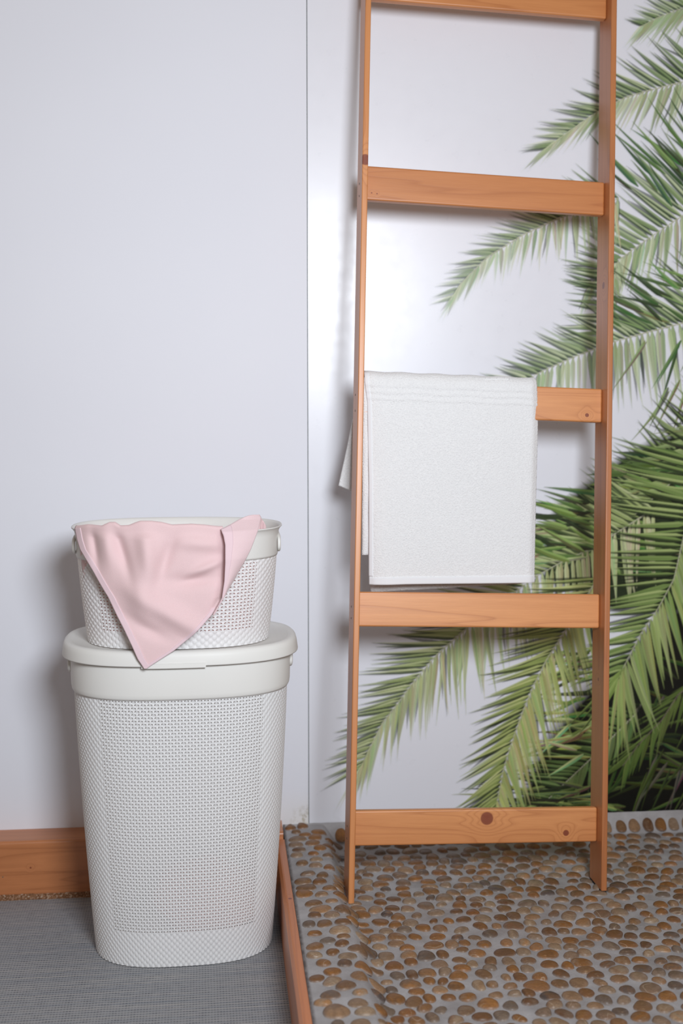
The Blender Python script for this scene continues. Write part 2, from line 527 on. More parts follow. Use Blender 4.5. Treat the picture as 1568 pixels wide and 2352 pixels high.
# ---------------------------------------------------------------- printed palms
MURAL = [
    ('blob', [(1.1632, 1.0451), (1.0314, 0.9918), (0.9043, 0.9389), (0.865, 0.91), (0.7963, 0.8619), (0.7378, 0.8041), (0.719, 0.7362), (0.7203, 0.6579), (0.8717, 0.5864), (1.1783, 0.5609)], (34, 46, 26), 0.02, 0.008, 40),
    ('blob', [(1.1755, 0.6511), (1.0417, 0.6033), (0.9739, 0.5447), (0.9143, 0.486), (0.8446, 0.4276), (0.7655, 0.3394), (0.7162, 0.2704), (0.6921, 0.2006), (0.6627, 0.1408), (0.6533, 0.0904), (1.1936, 0.0706)], (15, 17, 13), 0.03, 0.01, 41),
    ('frond', [(1.0768, 1.9285), (1.0072, 1.9007), (0.9561, 1.8809), (0.913, 1.8577)], (35, 10), (-62, -40), (0.1038, 0.0472), (0.1226, 0.066), 0.0085, 0.0047, ((203, 213, 174), (124, 148, 96), (40, 58, 38)), {'fade': (0.1, 0.5), 'dark': 0.5}),
    ('frond', [(1.1007, 1.7826), (1.0113, 1.7451), (0.9453, 1.7278), (0.8872, 1.7107), (0.82, 1.6759), (0.7628, 1.636), (0.7057, 1.5934)], (42, -8), (-82, -38), (0.1415, 0.066), (0.1226, 0.0802), 0.0108, 0.005, ((203, 213, 174), (124, 148, 96), (40, 58, 38)), {'fade': (0.0, 0.7), 'dark': 0.6}),
    ('frond', [(1.1483, 1.5229), (1.0501, 1.479), (1.0189, 1.4597), (0.9528, 1.4164), (0.885, 1.3685), (0.827, 1.3208), (0.8031, 1.2923)], (48, 10), (-94, -70), (0.2547, 0.066), (0.1792, 0.0755), 0.0123, 0.0059, ((203, 213, 174), (124, 148, 96), (40, 58, 38)), {'fade': (0.0, 0.4), 'dark': 0.8}),
    ('fill', [(0.8913, 1.5277), (1.0148, 1.6138), (1.0859, 1.6153), (1.0897, 1.4843), (1.019, 1.455), (0.9322, 1.4536)], 20, 42, 6, 0.1415, 0.0052, [(96, 130, 76), (134, 162, 100), (66, 92, 54)], 3),
    ('frond', [(0.8724, 1.4947), (0.8221, 1.4725), (0.7466, 1.4527), (0.6602, 1.4123), (0.5837, 1.3649), (0.5267, 1.3084), (0.5031, 1.2709)], (32, -22), (-98, -62), (0.1226, 0.0566), (0.1132, 0.066), 0.0108, 0.005, ((203, 213, 174), (124, 148, 96), (40, 58, 38)), {'fade': (0.0, 0.9), 'dark': 0.55}),
    ('frond', [(0.8753, 1.359), (0.8575, 1.2739), (0.8397, 1.1789)], (8, -5), (-100, -100), (0.1226, 0.1038), (0.0566, 0.0566), 0.0123, 0.0052, ((203, 213, 174), (124, 148, 96), (40, 58, 38)), {'fade': (0.0, 0.3), 'dark': 0.8}),
    ('frond', [(1.156, 1.2765), (1.0568, 1.2374), (1.0251, 1.2258), (0.9381, 1.2033), (0.8692, 1.1838), (0.7909, 1.1549), (0.713, 1.1214), (0.6452, 1.0832)], (40, 12), (-104, -84), (0.1981, 0.0849), (0.217, 0.0849), 0.0123, 0.0062, ((203, 213, 174), (124, 148, 96), (40, 58, 38)), {'fade': (0.0, 0.5), 'dark': 0.9}),
    ('fill', [(0.8864, 1.3025), (1.0544, 1.3231), (1.0571, 1.2279), (0.8788, 1.1982)], 22, 25, 8, 0.1132, 0.0047, [(86, 112, 66), (130, 158, 98), (60, 82, 46)], 5),
    ('fill', [(0.9285, 1.1889), (1.0977, 1.209), (1.1025, 1.0451), (0.9918, 1.0451)], 16, -62, 7, 0.1321, 0.0052, [(66, 92, 52), (104, 134, 80), (142, 164, 112)], 6),
    ('frond', [(1.1641, 1.0159), (1.0651, 0.9382), (1.0063, 0.8702), (0.9274, 0.8024), (0.8584, 0.7443)], (40, 28), (-5, -25), (0.1604, 0.1415), (0.1792, 0.1509), 0.0113, 0.0061, ((164, 180, 120), (102, 124, 72), (20, 30, 18)), {'fade': (0.0, 0.1), 'dark': 1.0}),
    ('fill', [(0.7672, 0.8233), (0.8847, 0.9196), (1.1047, 0.9673), (1.1139, 0.652), (0.8703, 0.6556), (0.7594, 0.6965)], 60, 12, 12, 0.1415, 0.0061, [(112, 140, 72), (150, 172, 104), (52, 68, 38), (84, 108, 56), (38, 50, 30)], 7),
    ('frond', [(0.9674, 0.8118), (0.898, 0.7684), (0.8337, 0.7279), (0.7634, 0.6975), (0.6993, 0.6631), (0.6219, 0.6055), (0.5827, 0.5768)], (26, 2), (-92, -92), (0.1887, 0.1604), (0.1792, 0.1651), 0.0123, 0.0061, ((208, 213, 168), (150, 166, 104), (44, 56, 34)), {'fade': (0.0, 0.15), 'dark': 0.95}),
    ('fill', [(0.7081, 0.8044), (0.8462, 0.8518), (0.8494, 0.6953), (0.7097, 0.6972)], 46, 12, 12, 0.1226, 0.0057, [(140, 166, 92), (96, 124, 64), (50, 66, 38), (176, 192, 132)], 8),
    ('frond', [(0.5827, 0.5768), (0.5494, 0.5528), (0.4811, 0.4943), (0.4314, 0.4373), (0.3945, 0.388), (0.3565, 0.3386), (0.3322, 0.2888), (0.3118, 0.2477)], (2, -26), (-92, -76), (0.1792, 0.0991), (0.184, 0.1132), 0.0108, 0.0053, ((208, 213, 168), (150, 166, 104), (44, 56, 34)), {'fade': (0.0, 0.55), 'dark': 0.75}),
    ('frond', [(0.3147, 0.2546), (0.3079, 0.2349)], (-28, -34), (-70, -50), (0.1038, 0.1038), (0.1226, 0.1132), 0.0057, 0.0038, ((208, 213, 168), (150, 166, 104), (44, 56, 34)), {'fade': (0.5, 0.8), 'dark': 0.3}),
    ('fill', [(0.875, 0.4269), (1.1189, 0.4817), (1.1299, 0.1039), (0.7186, 0.1186), (0.7266, 0.2499)], 60, 4, 16, 0.1415, 0.0057, [(64, 80, 36), (42, 54, 26), (84, 100, 52), (26, 32, 18)], 9),
    ('fill', [(0.9064, 0.3859), (1.1206, 0.4211), (1.1266, 0.2172), (0.8801, 0.1843)], 26, -62, 8, 0.1604, 0.0047, [(74, 92, 42), (60, 78, 36), (96, 92, 80)], 10),
    ('frond', [(0.9378, 0.3448), (0.8779, 0.2858), (0.835, 0.2436), (0.7971, 0.2083), (0.7582, 0.1731), (0.7034, 0.1191)], (12, 0), (-80, -70), (0.1415, 0.1038), (0.1038, 0.0755), 0.0123, 0.0057, ((118, 140, 84), (84, 108, 58), (26, 36, 20)), {'fade': (0.0, 0.1), 'dark': 1.0}),
    ('frond', [(1.12, 0.4413), (1.0371, 0.3877), (1.0006, 0.33), (0.9446, 0.2717), (0.9099, 0.224)], (-30, -40), (-75, -75), (0.1132, 0.0849), (0.1038, 0.0849), 0.0189, 0.0057, ((104, 124, 62), (78, 96, 44), (20, 24, 16)), {'fade': (0.0, 0.0), 'dark': 0.9, 'stem': (128, 112, 104)}),
    ('fill', [(0.657, 0.1916), (0.8596, 0.1849), (0.9019, 0.1202), (0.5675, 0.132)], 40, -2, 10, 0.1038, 0.0047, [(150, 164, 92), (90, 104, 58), (44, 52, 34), (120, 136, 76)], 12),
    ('fill', [(0.7628, 0.4992), (0.8734, 0.5068), (0.8792, 0.225), (0.7768, 0.2686)], 46, -12, 14, 0.1132, 0.0057, [(172, 190, 112), (128, 150, 78), (60, 74, 40), (190, 202, 140)], 13),
    ('frond', [(0.8421, 0.6561), (0.773, 0.5436), (0.7281, 0.4741), (0.698, 0.4131), (0.6739, 0.3529), (0.6537, 0.2943), (0.6344, 0.2316), (0.6175, 0.1424)], (-6, -42), (-100, -106), (0.1651, 0.1226), (0.2075, 0.1604), 0.0108, 0.0058, ((202, 208, 140), (144, 160, 88), (34, 44, 24)), {'fade': (0.0, 0.25), 'dark': 0.8}),
    ('frond', [(0.6194, 0.1525), (0.6137, 0.1223)], (-48, -60), (-100, -110), (0.1415, 0.1415), (0.1415, 0.1321), 0.0057, 0.0047, ((202, 208, 140), (144, 160, 88), (34, 44, 24)), {'fade': (0.1, 0.2), 'dark': 0.3}),
    ('frond', [(1.0656, 0.9187), (1.0471, 0.7816), (1.02, 0.6534), (0.9831, 0.5844), (0.9458, 0.5303), (0.9059, 0.4512), (0.8933, 0.4244)], (14, -24), (-112, -100), (0.217, 0.1132), (0.1415, 0.2028), 0.0127, 0.0066, ((172, 188, 122), (118, 142, 78), (20, 30, 16)), {'fade': (0.0, 0.05), 'dark': 0.85}),
    ('frond', [(0.907, 0.4512), (0.8915, 0.4164)], (-48, -66), (-92, -82), (0.1792, 0.1698), (0.1981, 0.1792), 0.0085, 0.0061, ((164, 184, 108), (124, 148, 74), (38, 52, 26)), {'fade': (0.0, 0.05), 'dark': 0.4}),
]

def mural():
    S = 0.0015
    X0, X1, Z0, Z1 = XS + 0.001, 1.13, 0.10, 2.02
    nx, nz_ = int((X1 - X0) / S) + 1, int((Z1 - Z0) / S) + 1
    gx = X0 + S * np.arange(nx); gz = Z0 + S * np.arange(nz_)
    back = s2l(PANEL)
    img = np.tile(back, (nz_, nx, 1)).astype(np.float64)
    r = np.random.default_rng(11)
    GX, GZ = np.meshgrid(gx, gz)
    def blob(poly, c, soft, jag, seed):
        P = np.array(poly)
        f = snoise(seed, 10, 55.0)
        px = GX + jag * f(GX, GZ); pz = GZ + jag * f(GZ, GX)
        d = np.full(GX.shape, 9.0); ins = np.zeros(GX.shape, bool)
        for i in range(len(P)):
            a, b = P[i], P[(i + 1) % len(P)]
            e = b - a
            t = np.clip(((px - a[0]) * e[0] + (pz - a[1]) * e[1]) / (e @ e), 0, 1)
            d = np.minimum(d, np.hypot(px - a[0] - t * e[0], pz - a[1] - t * e[1]))
            cr = ((a[1] > pz) != (b[1] > pz)) & (px < (b[0] - a[0]) * (pz - a[1]) / (b[1] - a[1] + 1e-12) + a[0])
            ins ^= cr
        m = np.clip(0.5 + np.where(ins, d, -d) / soft, 0, 1)[..., None]
        g = snoise(seed + 5, 12, 90.0)(GX, GZ)[..., None]
        img[:] = img * (1 - m) + s2l(c) * (1 + 0.35 * g) * m
    def leaf(p, ang, L, w, c, c2, bend=0.0, fade=0.0, alpha=1.0, stroke=False):
        """one printed leaflet: p base, ang in rad (0 = towards -x, + = up)"""
        d = np.array([-math.cos(ang), math.sin(ang)])
        q = np.array([-d[1], d[0]])
        e = p + d * L
        pad = w + abs(bend) * L + 3 * S
        x0, x1 = min(p[0], e[0]) - pad, max(p[0], e[0]) + pad
        z0, z1 = min(p[1], e[1]) - pad, max(p[1], e[1]) + pad
        i0, i1 = max(int((x0 - X0) / S), 0), min(int((x1 - X0) / S) + 2, nx)
        k0, k1 = max(int((z0 - Z0) / S), 0), min(int((z1 - Z0) / S) + 2, nz_)
        if i1 <= i0 or k1 <= k0: return
        gx_, gz__ = GX[k0:k1, i0:i1] - p[0], GZ[k0:k1, i0:i1] - p[1]
        a = (gx_ * d[0] + gz__ * d[1]) / L
        b = gx_ * q[0] + gz__ * q[1] - bend * L * a * a
        ac = np.clip(a, 0, 1)
        wd = w * np.minimum(1, (ac / 0.16 + 0.25)) * np.minimum(1.0, ((1 - ac) * 1.55) ** 0.85)
        if stroke: wd = np.full_like(ac, w)
        m = np.clip((wd - np.abs(b)) / (S * 1.3) + 0.5, 0, 1) * np.clip((a + 0.01) * L / S, 0, 1) * np.clip((1 - a) * L / S, 0, 1)
        m = m * alpha * (1 - fade * ac ** 1.5)
        m = m[..., None]
        side = np.clip(b / (wd + 1e-6) * 1.6 + 0.5, 0, 1)[..., None]
        col = s2l(c) * (1 - side) + s2l(c2) * side
        col = col * (1 - 0.18 * np.exp(-(b / (0.16 * w)) ** 2))[..., None]
        img[k0:k1, i0:i1] = img[k0:k1, i0:i1] * (1 - m) + col * m
    def along(P, t):
        P = np.array(P)
        seg = np.hypot(*(P[1:] - P[:-1]).T)
        cum = np.concatenate([[0], np.cumsum(seg)])
        s = t * cum[-1]
        return np.array([np.interp(s, cum, P[:, 0]), np.interp(s, cum, P[:, 1])]), cum[-1]
    def frond(P, aU, aD, LU, LD, pitch, w, pal, fade=(0.0, 0.3), dark=0.35, stem=(196, 196, 168), sw=0.0018):
        pale, mid, dk = pal
        _, tot = along(P, 0.0)
        n = max(int(tot / pitch), 4)
        for sidei, (A, LL) in enumerate(((aU, LU), (aD, LD))):
            if LL is None: continue
            items = []
            for i in range(n):
                t = (i + r.uniform(-0.2, 0.2)) / n
                t = min(max(t, 0), 1)
                p, _ = along(P, t)
                ang = math.radians(A[0] + (A[1] - A[0]) * t + r.normal(0, 3.5))
                L = (LL[0] + (LL[1] - LL[0]) * t) * r.uniform(0.82, 1.1)
                items.append((p, ang, L, t))
            for (p, ang, L, t) in items:        # dark leaflets and gaps behind
                if r.random() < dark:
                    leaf(p, ang + r.normal(0, 0.07), L * r.uniform(0.6, 0.95), w * 0.9, dk, tuple(v * 0.7 for v in dk),
                         r.normal(0, 0.03), 0.25, 0.9 - 0.5 * (fade[0] + (fade[1] - fade[0]) * t))
            for (p, ang, L, t) in items:
                k = r.uniform(0.35, 1.0) if sidei else r.random()
                a_ = mid
                c1 = tuple(pale[j] * k + a_[j] * (1 - k) for j in range(3))
                if sidei == 0:
                    c2 = tuple(mid[j] * 0.3 + dk[j] * 0.7 for j in range(3)) if r.random() < 0.7 else mid
                else:
                    c2 = tuple(v * r.uniform(0.86, 1.0) for v in c1)
                fd = fade[0] + (fade[1] - fade[0]) * t
                bend = (-0.05 if sidei == 0 else 0.03) + r.normal(0, 0.02)
                if sidei == 0 and r.random() < 0.7:
                    leaf(p + np.array([0, -0.0022]), ang, L * 0.98, w * 0.8, dk, tuple(v * 0.7 for v in dk), bend, 0.3, 0.85 * (1 - 0.6 * fd))
                leaf(p, ang, L, w * r.uniform(0.66, 1.0), c1, c2, bend, min(0.25 + fd, 0.95), 1 - 0.35 * fd)
        for i in range(60):
            p0, _ = along(P, i / 60); p1, _ = along(P, (i + 1) / 60)
            dd = p1 - p0; L = np.hypot(*dd)
            leaf(p0, math.atan2(dd[1], -dd[0]), L * 1.06, sw * (1 - 0.5 * i / 60), stem, tuple(v * 0.85 for v in stem), 0, 0, 0.9, True)
    def filler(poly, n, ang, sd, L, w, cols, seed):
        rr = np.random.default_rng(seed)
        P = np.array(poly)
        lo, hi = P.min(0), P.max(0)
        k = 0
        while k < n:
            p = rr.uniform(lo, hi)
            ins = False
            for i in range(len(P)):
                a, b = P[i], P[(i + 1) % len(P)]
                if (a[1] > p[1]) != (b[1] > p[1]) and p[0] < (b[0] - a[0]) * (p[1] - a[1]) / (b[1] - a[1]) + a[0]:
                    ins = not ins
            if not ins: continue
            k += 1
            c = cols[rr.integers(len(cols))]
            a = math.radians(rr.normal(ang, sd))
            leaf(p, a, L * rr.uniform(0.6, 1.2), w * rr.uniform(0.6, 1.1), c, tuple(v * rr.uniform(0.55, 0.95) for v in c), rr.normal(0, 0.05), 0.1)
    for it in MURAL:
        k = it[0]
        if k == 'blob': blob(*it[1:])
        elif k == 'fill': filler(*it[1:])
        elif k == 'frond': frond(*it[1:-1], **it[-1])
    diff = np.abs(img - back).max(-1) > 0.004
    q = diff[:-1, :-1] | diff[1:, :-1] | diff[:-1, 1:] | diff[1:, 1:]
    idx = np.arange(nx * nz_).reshape(nz_, nx)
    F = np.stack([idx[:-1, :-1][q], idx[:-1, 1:][q], idx[1:, 1:][q], idx[1:, :-1][q]], -1)
    used = np.unique(F)
    remap = np.zeros(nx * nz_, np.int64); remap[used] = np.arange(len(used))
    V = np.stack([GX.ravel()[used], np.full(len(used), YW + 0.0009), GZ.ravel()[used]], -1)
    o = mesh_obj('palm_print', V, remap[F], M_PRINT, wr, smooth=False)
    at = o.data.attributes.new('print_color', 'FLOAT_COLOR', 'POINT')
    col = np.concatenate([img.reshape(-1, 3)[used], np.ones((len(used), 1))], 1).astype(np.float32)
    at.data.foreach_set('color', col.ravel())
    tag(o, 'green palm fronds printed on the white panel')
    return len(F)
NPRINT = mural()

# ---------------------------------------------------------------- pebbled basin
ZF = 0.076                     # grout level of the basin
def ground(x, y):
    """height of the grout: curb on the left, hollow, cove at the wall"""
    x = np.asarray(x, float); y = np.asarray(y, float)
    edge = 0.232 + 0.007 * np.sin(y * 7.0 + 1.0) + 0.003 * np.sin(y * 19.0)
    t = np.clip((x - (edge - 0.012)) / 0.040, 0, 1)
    s = t * t * (3 - 2 * t)
    curb = ZS + 0.0015 + 0.004 * np.clip((x - 0.134) / 0.06, 0, 1) - 0.002 * np.clip((x - 0.134) / 0.1, 0, 1)
    z = curb * (1 - s) + ZF * s
    z = z + 0.0012 * np.sin(x * 31 + y * 17) * s
    c = np.clip((y - (YW - 0.034)) / 0.034, 0, 1)
    z = np.maximum(z, ZF + (0.1165 - ZF) * c ** 1.6)
    return z
BX0, BX1, BY0, BY1 = 0.1340, 1.60, 0.9, YW
gx = np.concatenate([np.linspace(BX0, 0.30, 60), np.linspace(0.303, BX1, 200)])
gy = np.concatenate([np.linspace(BY0, YW - 0.05, 240), np.linspace(YW - 0.0485, YW + 0.0005, 24)])
GX, GY = np.meshgrid(gx, gy)
GZ = ground(GX, GY) + 0.0006 * snoise(21, 12, 120.0)(GX, GY)
V = np.stack([GX.ravel(), GY.ravel(), GZ.ravel()], -1)
Fg = grid_faces(len(gx), len(gy))
# skirt down to the ground on the open sides
basin = mesh_obj('floor_basin', V, Fg, M_GROUT)
tag(basin, kind='structure')
und = box('floor_slab', (0.1336, 0.9, -0.05), (1.60, YW, 0.06), M_GROUT)
tag(und, kind='structure')

def pebbles():
    r = np.random.default_rng(5)
    xa, xb, ya, yb = 0.150, 1.22, 1.42, YW - 0.024
    SX, SY = 0.0338, 0.0325
    pts = []
    ny = int((yb - ya) / SY)
    for j in range(ny):
        nxp = int((xb - xa) / SX)
        for i in range(nxp):
            pts.append((xa + (i + 0.5 * (j % 2) + r.uniform(-0.4, 0.4)) * SX, ya + (j + 0.5 + r.uniform(-0.4, 0.4)) * SY))
    pts = np.array(pts)
    pts = pts[(pts[:, 0] > xa) & (pts[:, 0] < xb) & (pts[:, 1] < yb)]
    sc = np.array([1.0, SX / SY])
    # a couple of relaxation steps on an anisotropic metric
    G = np.stack(np.meshgrid(np.arange(xa - 0.005, xb + 0.005, 0.0045), np.arange(ya, yb + 0.004, 0.0045)), -1).reshape(-1, 2)
    for _ in range(2):
        own = np.empty(len(G), int)
        for s in range(0, len(G), 4000):
            g = G[s:s + 4000]
            d = (((g[:, None] - pts[None]) * sc) ** 2).sum(-1)
            own[s:s + 4000] = d.argmin(1)
        cx = np.bincount(own, G[:, 0], len(pts)); cy = np.bincount(own, G[:, 1], len(pts)); c = np.bincount(own, minlength=len(pts))
        k = c > 0
        new = np.stack([cx[k] / c[k], cy[k] / c[k]], -1)
        pts = pts[k] * 0.6 + new * 0.4
    # upright row at the foot of the wall
    wallrow = []
    x = 0.30
    while x < 1.22:
        wallrow.append((x, YW - 0.0175)); x += r.uniform(0.029, 0.035)
    allp = [(p[0], p[1], 0) for p in pts] + [(p[0], p[1], 1) for p in wallrow]
    allp += [(0.262, YW - 0.016, 1), (0.150, YW - 0.014, 1), (0.176, YW - 0.012, 1)]
    A = np.array([(a, b) for a, b, _ in allp])
    K = 18
    th = np.linspace(0, 2 * np.pi, K, endpoint=False)
    out = []
    SZ = r.uniform(-1, 1, len(allp))
    for i, (px, py, wallp) in enumerate(allp):
        d = A - A[i]
        near = np.where((np.abs(d[:, 0]) < 0.09) & (np.abs(d[:, 1]) < 0.07))[0]
        near = near[near != i]
        gap = r.uniform(0.0010, 0.0024)
        an = r.normal(-0.25, 0.75) if px > 0.24 else r.normal(0, 0.25)
        ea = r.uniform(0.0150, 0.0245); eb = ea * r.uniform(0.50, 0.88)
        if r.random() < 0.12: ea *= 0.75; eb *= 0.8
        if wallp: an, ea, eb = r.normal(1.57, 0.1), r.uniform(0.0145, 0.017), r.uniform(0.0115, 0.0135)
        ct, st_ = np.cos(th - an), np.sin(th - an)
        rad = 1.0 / (np.abs(ct / ea) ** 2.3 + np.abs(st_ / eb) ** 2.3) ** (1 / 2.3)
        for nn in near:
            v = d[nn]; L = math.hypot(*v)
            if L < 1e-5: continue
            cs = (np.cos(th) * v[0] + np.sin(th) * v[1]) / L
            lim = (L * (0.5 + 0.10 * (SZ[i] - SZ[nn])) - gap) / np.maximum(cs, 1e-3)
            rad = np.where(cs > 0.05, np.minimum(rad, lim), rad)
        if px < 0.2:
            lim = (px - 0.1385) / np.maximum(-np.cos(th), 1e-3)
            rad = np.where(np.cos(th) < -0.05, np.minimum(rad, lim), rad)
        if not wallp:
            lim = (YW - 0.020 - py) / np.maximum(np.sin(th), 1e-3)
            rad = np.where(np.sin(th) > 0.05, np.minimum(rad, np.maximum(lim, 0.004)), rad)
        else:
            rad = np.minimum(rad, 0.0150 / np.maximum(np.abs(np.sin(th)), 0.35))
        rad = np.maximum(rad, 0.004)
        # round the outline: fit with few harmonics on 1/r
        for _ in range(2):
            rad = 0.25 * np.roll(rad, 1) + 0.5 * rad + 0.25 * np.roll(rad, -1)
        rad = rad * (1 + 0.035 * np.cos(3 * th + r.uniform(0, 6)))
        rad *= r.uniform(0.93, 1.02)
        area_ = (rad ** 2).sum()
        H = r.uniform(0.0045, 0.0075)
        if area_ / K < 0.0065 ** 2: continue
        out.append((px, py, rad, H, wallp))
    def build(p):
        px, py, rad, H, wallp = p
        cs, sn = np.cos(th), np.sin(th)
        z0 = float(ground(px, py))
        e = 0.004
        gx_ = float(ground(px + e, py) - ground(px - e, py)) / (2 * e)
        gy_ = float(ground(px, py + e) - ground(px, py - e)) / (2 * e)
        nrm = np.array([-gx_, -gy_, 1.0]); nrm /= np.linalg.norm(nrm)
        V, rim = [], []
        tilt = rng.normal(0, 0.06, 2)
        for (f, h) in ((1.03, -0.30), (1.0, 0.06), (0.9, 0.52), (0.68, 0.84), (0.36, 0.98)):
            for k in range(K):
                ox, oy = rad[k] * f * cs[k], rad[k] * f * sn[k]
                zz = z0 * 0.35 + float(ground(px + ox, py + oy)) * 0.65
                hh = h * H + (tilt[0] * ox + tilt[1] * oy) * 0.5
                V.append((px + ox + nrm[0] * hh, py + oy + nrm[1] * hh, zz + nrm[2] * hh))
                rim.append(1.0 if f >= 1 else (0.75 if f > 0.85 else 0.0))
        V.append((px + nrm[0] * H, py + nrm[1] * H, z0 + nrm[2] * H)); rim.append(0.0)
        F = []
        for a in range(4):
            for k in range(K):
                k2 = (k + 1) % K
                F.append((a * K + k, a * K + k2, (a + 1) * K + k2, (a + 1) * K + k))
        for k in range(K):
            F.append((4 * K + k, 4 * K + (k + 1) % K, 5 * K))
        return V, F, rim
    # depth towards the camera decides which ones show largest
    def seen(p):
        px, py = p[0], p[1]
        a = math.atan2(px, py) - HEAD
        dist = math.hypot(px, py)
        down = math.atan2(EYE - 0.08, dist)
        infr = abs(math.degrees(a)) < 16.0 and math.degrees(down) < 28.6
        return infr, (p[2] ** 2).sum() / dist ** 3
    vis = [(seen(p)[1], p) for p in out if seen(p)[0]]
    hid = [p for p in out if not seen(p)[0]]
    vis.sort(key=lambda t: -t[0])
    def one(p):
        V, F, rim = build(p)
        c = np.array([p[0], p[1], float(ground(p[0], p[1]))])
        o = mesh_obj('pebble', np.array(V) - c, F, M_PEB, basin)
        o.location = c
        at = o.data.attributes.new('rim', 'FLOAT', 'POINT')
        at.data.foreach_set('value', np.array(rim, np.float32))
    for _, p in vis[:300]:
        one(p)
    V, F, R = [], [], []
    for p in [q for _, q in vis[300:]] + hid:
        v, f, rim = build(p)
        o_ = len(V)
        V += v; R += rim
        F += [tuple(i + o_ for i in q) for q in f]
    o = mesh_obj('pebbles', V, F, M_PEB, basin)
    at = o.data.attributes.new('rim', 'FLOAT', 'POINT')
    at.data.foreach_set('value', np.array(R, np.float32))
    tag(o, kind='stuff')
    return len(vis), len(out)
NPEB = pebbles()

# ---------------------------------------------------------------- knit-look plastic tubs
def superellipse(n_exp, N=1440):
    t = np.linspace(0, 2 * np.pi, N, endpoint=False)
    c, s = np.cos(t), np.sin(t)
    return np.sign(c) * np.abs(c) ** (2 / n_exp), np.sign(s) * np.abs(s) ** (2 / n_exp)

def outline(a, b, n_exp, fr):
    """points at arc-length fractions fr (0 at -y centre, going +x), reference axes a,b"""
    t = np.linspace(-np.pi / 2, 1.5 * np.pi, 4001)
    c, s = np.cos(t), np.sin(t)
    x = a * np.sign(c) * np.abs(c) ** (2 / n_exp); y = b * np.sign(s) * np.abs(s) ** (2 / n_exp)
    L = np.concatenate([[0], np.cumsum(np.hypot(np.diff(x), np.diff(y)))])
    L /= L[-1]
    return np.interp(fr % 1.0, L, x), np.interp(fr % 1.0, L, y)

def lathe_oval(name, rings, n_exp, m, parent, N=160, cap_top=False, cap_bottom=False):
    """rings: list of (half_x, half_y, z) joined into a skin"""
    fr = np.arange(N) / N
    V = []
    for (a, b, z) in rings:
        x, y = outline(a, b, n_exp, fr)
        V.append(np.stack([x, y, np.full(N, z)], -1))
    V = np.concatenate(V)
    F = grid_faces(N, len(rings), True)
    Fl = [tuple(f) for f in F.tolist()]
    if cap_top:
        V = np.vstack([V, [0, 0, rings[-1][2]]]); c = len(V) - 1; o_ = (len(rings) - 1) * N
        Fl += [(o_ + k, o_ + (k + 1) % N, c) for k in range(N)]
    if cap_bottom:
        V = np.vstack([V, [0, 0, rings[0][2]]]); c = len(V) - 1
        Fl += [((k + 1) % N, k, c) for k in range(N)]
    return mesh_obj(name, V, Fl, m, parent)

